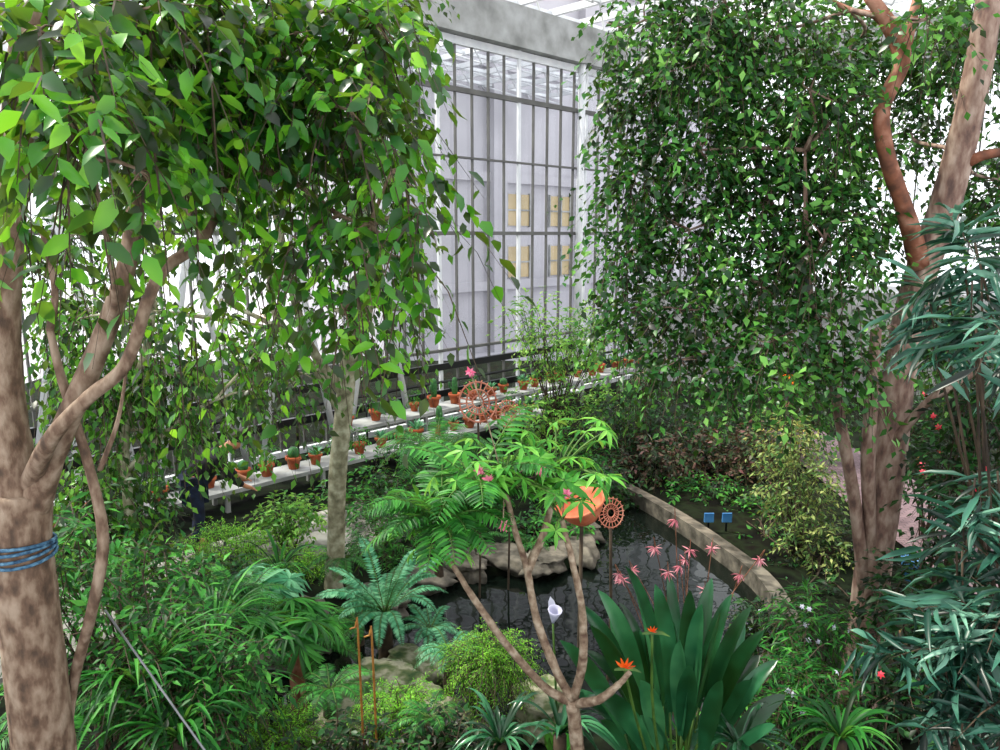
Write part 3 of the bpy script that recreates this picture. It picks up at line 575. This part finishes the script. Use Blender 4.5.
# ---------------------------------------------------------------- bird of paradise
fo=MB();st=MB();b=S(680,775,4.0);b[2]=gz(b[0],b[1]);fls=[]
tips=[(578,604),(598,590),(618,602),(632,578),(655,584),(668,572),(690,590),(712,578),(732,594),(752,606),(765,630),(778,660),(786,695),(560,640),(585,650),(610,645),(640,630),(672,618),(700,620),(735,640),(752,680),(592,690),(640,680),(690,665),(722,680),(775,725),(625,566),(702,604),(570,690),(660,650),(640,715),(735,720),(600,720),(700,715),(648,600),(720,612),(610,620),(760,655),(680,640),(575,720),(745,625),(590,625)]
for k,(px,py) in enumerate(tips):
    Y=4.0+R.uniform(-.45,.4); tip=S(px,py,Y); dx=tip[0]-b[0]; s0=b+np.array([dx*.2+R.normal()*.04,R.normal()*.06,0])
    stt=s0*.55+tip*.45+np.array([-dx*.12,0,.03]); mid=stt*.4+tip*.6+UP*.08+np.array([-dx*.1,0,0])
    tube(st,[s0-UP*.02,(s0+stt)/2,stt],[.012,.01,.007],6,3)
    t=np.linspace(0,1,13)[:,None];P=stt*(1-t)**2+2*mid*t*(1-t)+tip*t*t
    L=np.linalg.norm(tip-stt); w=min(.11,L*.26)*R.uniform(.85,1.1)*np.sin(np.pi*np.clip(t.ravel()*.93+.05,0,1))**.75; w[-1]=.003
    up=nrmz(np.array([R.normal()*1.0,-1.0,.7])); blade(fo,P,w,up,R.uniform(.15,.32))
for px,py in[(624,668),(652,632)]:
    fl=MB();q=S(px,py,3.55); s0=b+[R.normal()*.03,-.05,0];tube(st,[s0,(s0+q)/2+[-.05,0,.1],q],[.009,.008,.007],6,4)
    blade(fl,[q+[-.05,0,-.01],q,q+[.05,-.01,.0],q+[.09,-.02,-.015]],[.01,.025,.018,.002],np.array([0,-1,.6]),.3,1)
    k=.85 if px==624 else .5
    for a in(-.8,-.3,.3,.8,1.3):
        d=nrmz(np.array([math.sin(a),-.2,math.cos(a)]));leaves(fl,[q],[d],[[0,-1,.2]],np.array([.075*k]),np.array([.022*k]),T8,0)
    fls.append(('flower',fl,[M_orange,M_gst]))
thing('bird_of_paradise_plant','clump of dark paddle leaves with orange crested flowers','plant',b,[('stem',st,[M_gst]),('leaf',fo,[M_strel])]+fls)
# ---------------------------------------------------------------- pink spidery flowers
b=S(690,700,4.9);b[2]=gz(b[0],b[1])
st=MB();fo=MB();fls=[]
for px,py in[(675,520),(618,574),(632,570),(690,550),(712,548),(740,575),(680,566),(705,590),(655,548),(760,560),(622,580),(685,560),(668,572)]:
    fl=MB();q=S(px,py,4.6+R.uniform(-.3,.3)); tube(st,[b,(b+q)/2+[R.normal()*.05,0,.14],q+[0,0,.03],q],[.005,.0035,.0025,.002],5,6)
    for k in range(3): palm_leaf(fl,q,nrmz(R.normal(size=3)*.7+[0,-.4,1]),.06,5,wr=.16,tm=T8,droop=.9)
    fls.append(('flower',fl,[M_pinkd]))
for i in range(22):
    az=R.uniform(0,6.28);d=np.array([math.cos(az),math.sin(az),0]);t=np.linspace(0,1,8);P=b+d*(.35*t)[:,None]+UP*(.5*(1.3*t-t*t))[:,None];w=.025*np.sin(np.pi*(t*.85+.14));blade(fo,P,w)
thing('spider_lily','pink spidery flowers on thin arching reddish stems','flower',b,[('stem',st,[M_barkO]),('leaf',fo,[M_strap])]+fls)
def filigree(px,py,Y,r,lab):
    c=S(px,py,Y);z0=float(gz(c[0],c[1]));mb=MB();nn=nrmz(np.array([.5,-1,.3]));e1=nrmz(np.cross(nn,UP));e2=np.cross(e1,nn)
    for rr in(r,r*.62,r*.3): tube(mb,[c+e1*math.cos(a)*rr+e2*math.sin(a)*rr for a in np.linspace(0,6.2832,28)],r*.045,6,1)
    for a in np.linspace(0,6.2832,21)[:-1]: tube(mb,[c+(e1*math.cos(a)+e2*math.sin(a))*r*.3,c+(e1*math.cos(a)+e2*math.sin(a))*r*1.12],r*.035,5,1)
    pole=MB();tube(pole,[(c[0],c[1],max(z0,-.45)),(c[0]+.02,c[1],(z0+c[2])/2),c-UP*r],.012,6,3)
    thing('filigree_ornament',lab,'ornament',(c[0],c[1],max(z0,-.45)),[('disc',mb,[M_salmon]),('pole',pole,[M_twig])])
filigree(611,513,5.4,.11,'round pinkish openwork disc on a thin stake')
filigree(478,402,8.0,.22,'pink openwork ornament rising among the plants')
filigree(508,414,8.2,.15,'small pink openwork ornament among plants')
mb=MB();c=S(582,508,4.4)
lathe(mb,[(.02,-.09),(.08,-.08),(.12,-.03),(.15,.03),(.165,.045),(.155,.055),(.135,.02),(.1,-.03),(.01,-.06)],c,24,0,Euler((.2,-.35,0)))
zb=float(gz(c[0],c[1]));pm=MB();tube(pm,[(c[0],c[1],zb),(c[0],c[1],c[2]-.07)],.012,6,2)
thing('clay_bowl','tilted salmon-pink shallow bowl on a stake among leaves','bowl',(c[0],c[1],zb),[('bowl',mb,[M_bowl]),('stake',pm,[M_twig])])
# ---------------------------------------------------------------- shelves and pots
for (q,z,t0,t1) in[(-1.75,.34,-11,-.5),(-.95,.62,-5,4.5)]:
    mb=MB();WB.box(mb,t0,t1,q-.28,q+.28,z-.06,z,0)
    for t in np.arange(t0+.2,t1,1.6):
        for qq in(-.22,.22): WB.box(mb,t-.03,t+.03,q+qq-.03,q+qq+.03,.0,z-.06,0)
    solo('plant_shelf',mb,[M_conc],'long pale shelf carrying cactus pots beside the glazing','shelf',WB.p(t0,q,0),smooth=False,group='cactus pot shelves')
def potkind(k):
    pot=MB();pl=MB();r=.11
    lathe(pot,[(r*.65,0),(r*.9,.14),(r*1.08,.14),(r*1.08,.185),(r*.92,.185),(r*.88,.16),(.01,.16)],(0,0,0),16)
    if k==0:
        lathe(pl,[(.02,.15),(.05,.18),(.055,.3),(.05,.42),(.03,.47),(.005,.48)],(0,0,0),12);tube(pl,[(.02,0,.26),(.1,0,.29),(.11,0,.38)],.022,8,4)
    elif k==1:
        for i in range(26):
            az=R.uniform(0,6.28);el=R.uniform(.2,1.4);d=np.array([[math.cos(az)*math.cos(el),math.sin(az)*math.cos(el),math.sin(el)]]);leaves(pl,[[0,0,.15]],d,[[0,.1,1]],np.array([.2]),np.array([.04]),T8)
    elif k==2: 
        lathe(pl,[(.03,.15),(.075,.18),(.085,.23),(.07,.29),(.02,.32),(.005,.32)],(0,0,0),14)
        palm_leaf(pl,(0,0,.315),UP,.03,6,wr=.6,mat=1)
    else:
        foliage(pl,[(np.array([0,0,.33]),np.array([.14,.14,.14]))],160,.07,.03,K=6,tl=.12,tm=T5,tmat=None); tube(pl,[(0,0,.14),(0,0,.32)],.012,6,2)
    e=bpy.data.objects.new('potted_plant',None);e.empty_display_size=.05
    o1=bpy.data.objects.new('pot',pot.mesh('pot',[M_terra]));o2=bpy.data.objects.new('plant',pl.mesh('plant',[M_cact if k in(0,2) else (M_fern if k==3 else M_fernb),M_pink]))
    return e,o1,o2,['tall green cactus in a terracotta pot','spiky rosette succulent in a terracotta pot','round cactus with pink bloom in terracotta pot','small leafy plant in a terracotta pot'][k]
KD=[potkind(k) for k in range(4)]
def putpot(p,k,sc_):
    e,o1,o2,lab=KD[k]; e2=e.copy();e2.location=p;e2.scale=(sc_,)*3;e2.rotation_euler=(0,0,R.uniform(0,6));COL.objects.link(e2)
    e2['label']=lab+' on the shelf';e2['category']='potted plant';e2['group']='cactus pots on the shelves by the glazing'
    for o in(o1,o2):
        n=o.copy();n.parent=e2;COL.objects.link(n)
for t in np.arange(-10.6,-.8,.42): putpot(WB.p(t+R.uniform(-.07,.07),-1.75+R.uniform(-.1,.1),.34),int(R.integers(4)),R.uniform(.8,1.2))
for t in np.arange(-4.8,4.3,.5): putpot(WB.p(t+R.uniform(-.1,.1),-.95+R.uniform(-.08,.08),.62),int(R.integers(4)),R.uniform(.8,1.25))
# ---------------------------------------------------------------- small things
for px,lab in((709,'small pale blue plant sign on a stake beside the kerb'),(727,'small blue-grey plant sign on a stake')):
    c=S(px,518,9.7);mb=MB();pm=MB();z0=-.1
    boxm(mb,(c[0]-.065,c[1]-.01,c[2]-.06),(c[0]+.065,c[1]+.01,c[2]+.07)); boxm(pm,(c[0]-.012,c[1]+.01,z0),(c[0]+.012,c[1]+.03,c[2]+.05))
    thing('plant_sign',lab,'sign',(c[0],c[1],z0),[('board',mb,[M_bluep],False),('post',pm,[M_black],False)])
c=S(268,676,4.4);mb=MB();pm=MB();z0=float(gz(c[0],c[1]))
boxm(mb,(c[0]-.04,c[1]-.01,c[2]-.05),(c[0]+.05,c[1]+.01,c[2]+.05));boxm(pm,(c[0]-.01,c[1]+.01,z0-.02),(c[0]+.01,c[1]+.02,c[2]))
thing('plant_label','black plant name tag on a short stake','sign',(c[0],c[1],z0),[('board',mb,[M_black],False),('stake',pm,[M_black],False)])
for px,top in((358,632),(372,640)):
    q=S(px,top,4.3);z0=float(gz(q[0],q[1]));mb=MB();tube(mb,[(q[0]+.01,q[1],z0-.03),q,q+[-.015,0,.03],q+[-.05,0,.02]],[.008,.007,.006,.005],7,3)
    solo('cane',mb,[M_cane],'thin ochre cane with a hooked tip among ferns','cane',(q[0],q[1],z0),group='ochre canes')
mb=MB();tube(mb,[S(105,610,3.0),S(215,765,2.6)],.005,6,2);solo('guy_wire',mb,[M_steel],'steel guy wire stretched diagonally from the fig trunk','wire',S(105,610,3.0))
c=S(789,380,10.5);lp=MB();gl=MB();tube(lp,[(c[0],c[1],0),(c[0],c[1],c[2]+.14)],.03,8,2);lathe(lp,[(.1,-.1),(.1,-.07),(.04,-.05)],c);lathe(lp,[(.13,.1),(.1,.14),(.02,.18)],c)
lathe(gl,[(.05,-.08),(.1,-.03),(.1,.05),(.06,.1)],c,16)
thing('garden_lamp','post lamp with a glowing orange globe among leaves','lamp',(c[0],c[1],0),[('post',lp,[M_black]),('lamp_shade',gl,[M_lampm])])
ld=bpy.data.lights.new('lamp_light','POINT');ld.energy=80;ld.color=(1,.45,.12);ld.shadow_soft_size=.1;lo=bpy.data.objects.new('lamp_light',ld);lo.location=c+[0,0,-.3];COL.objects.link(lo)
c=S(915,540,8.2);mb=MB();z0=0.04;lathe(mb,[(.1,0),(.12,.22),(.13,.24),(.12,.24),(.1,.02)],(c[0],c[1],z0),18);hb=MB();tube(hb,[(c[0]-.12,c[1],z0+.22),(c[0],c[1],z0+.38),(c[0]+.12,c[1],z0+.22)],.006,5,6)
thing('bucket','small blue bucket beside the brick path','bucket',(c[0],c[1],z0),[('body',mb,[M_bluep]),('handle',hb,[M_steel])])
# ---------------------------------------------------------------- person
def skin(name,V,E,rad,m,par,root=0,sub=2):
    me=bpy.data.meshes.new(name);me.from_pydata([tuple(v) for v in V],E,[]);o=bpy.data.objects.new(name,me);COL.objects.link(o)
    md=o.modifiers.new('Skin','SKIN')
    for i,r in enumerate(rad): me.skin_vertices[0].data[i].radius=(r if not isinstance(r,tuple) else r[0],r if not isinstance(r,tuple) else r[1])
    me.skin_vertices[0].data[root].use_root=True
    md.use_smooth_shade=True; sb=o.modifiers.new('Sub','SUBSURF');sb.levels=sub;sb.render_levels=sub
    me.materials.append(m);o.parent=par;return o
pe=bpy.data.objects.new('person',None);pl=S(198,548,9.0);pe.location=(pl[0],pl[1],.05);pe.rotation_euler=(0,0,.5);COL.objects.link(pe)
pe['label']='person in black jacket and dark jeans bending over the plants';pe['category']='person'
J=dict(pel=(0,0,.86),sp=(.12,0,1.05),ch=(.3,0,1.2),nk=(.42,0,1.28),hd=(.5,0,1.32),ht=(.6,0,1.36),
 ls=(.3,.19,1.2),le=(.42,.24,.95),lw=(.6,.18,.82),rs=(.3,-.19,1.2),re=(.42,-.24,.95),rw=(.6,-.18,.8),
 lh=(0,.1,.84),lk=(.06,.12,.47),la=(-.02,.12,.08),lt=(.14,.13,.03),rh=(0,-.1,.84),rk=(.04,-.12,.47),ra=(-.06,-.12,.08),rt=(.1,-.13,.03))
names=list(J);rr=dict(pel=(.13,.15),sp=(.12,.14),ch=(.12,.16),nk=.055,hd=.085,ht=.09,ls=.06,le=.043,lw=.03,rs=.06,re=.043,rw=.03,lh=.09,lk=.06,la=.042,lt=.035,rh=.09,rk=.06,ra=.042,rt=.035)
Ed=[('pel','sp'),('sp','ch'),('ch','nk'),('nk','hd'),('hd','ht'),('ch','ls'),('ls','le'),('le','lw'),('ch','rs'),('rs','re'),('re','rw'),('pel','lh'),('lh','lk'),('lk','la'),('la','lt'),('pel','rh'),('rh','rk'),('rk','ra'),('ra','rt')]
V=[J[n] for n in names];E=[(names.index(a),names.index(b)) for a,b in Ed];rad=[rr[n] for n in names]
for sg,w in((1,'lw'),(-1,'rw')):
    wi=names.index(w);p=np.array(J[w]);V.append(tuple(p+[.06,0,-.03]));rad.append(.03);pi=len(V)-1;E.append((wi,pi))
    for k in range(4):
        a=p+np.array([.1,(-.024+.016*k),-.05]);b2=a+np.array([.035+.005*(k in(1,2)),0,-.03]);V+= [tuple(a),tuple(b2)];rad+=[.009,.007];E+=[(pi,len(V)-2),(len(V)-2,len(V)-1)]
    a=p+np.array([.05,-sg*.035,-.04]);V.append(tuple(a));rad.append(.009);E.append((pi,len(V)-1))
skin('body',V,E,rad,M_skin,pe)
def scl(r,k): return (r[0]*k,r[1]*k) if isinstance(r,tuple) else r*k
jn=['pel','sp','ch','nk','ls','le','rs','re']
Vj=[J[n] for n in jn]+[(.57,.19,.84),(.57,-.19,.82)]
skin('jacket',Vj,[(0,1),(1,2),(2,3),(2,4),(4,5),(2,6),(6,7),(5,8),(7,9)],[scl(rr[n],1.3) for n in jn]+[.045,.045],M_jack,pe)
jn=['pel','lh','lk','la','rh','rk','ra']
skin('trousers',[J[n] for n in jn],[(0,1),(1,2),(2,3),(0,4),(4,5),(5,6)],[scl(rr[n],1.22) for n in jn],M_jean,pe)
skin('hair',[(.47,0,1.38),(.55,0,1.43),(.62,0,1.43)],[(0,1),(1,2)],[.08,.09,.07],M_hair,pe,1)
# ---------------------------------------------------------------- camera, light
cam=bpy.data.cameras.new('camera');cam.lens=27;cam.sensor_width=36;co=bpy.data.objects.new('camera',cam);co.location=(0,0,H);co.rotation_euler=(math.pi/2-TH,0,0);COL.objects.link(co);sc.camera=co
w=bpy.data.worlds.new('world');sc.world=w;w.use_nodes=True;nt=w.node_tree;bg=nt.nodes['Background'];bg.inputs[0].default_value=(.96,.97,1,1);bg.inputs[1].default_value=2.1
sl=bpy.data.lights.new('sun','SUN');sl.energy=8;sl.angle=math.radians(5);sl.color=(1,.95,.82);so=bpy.data.objects.new('sun',sl)
so.rotation_euler=Vector((-.6,.2,.85)).to_track_quat('Z','Y').to_euler();COL.objects.link(so)
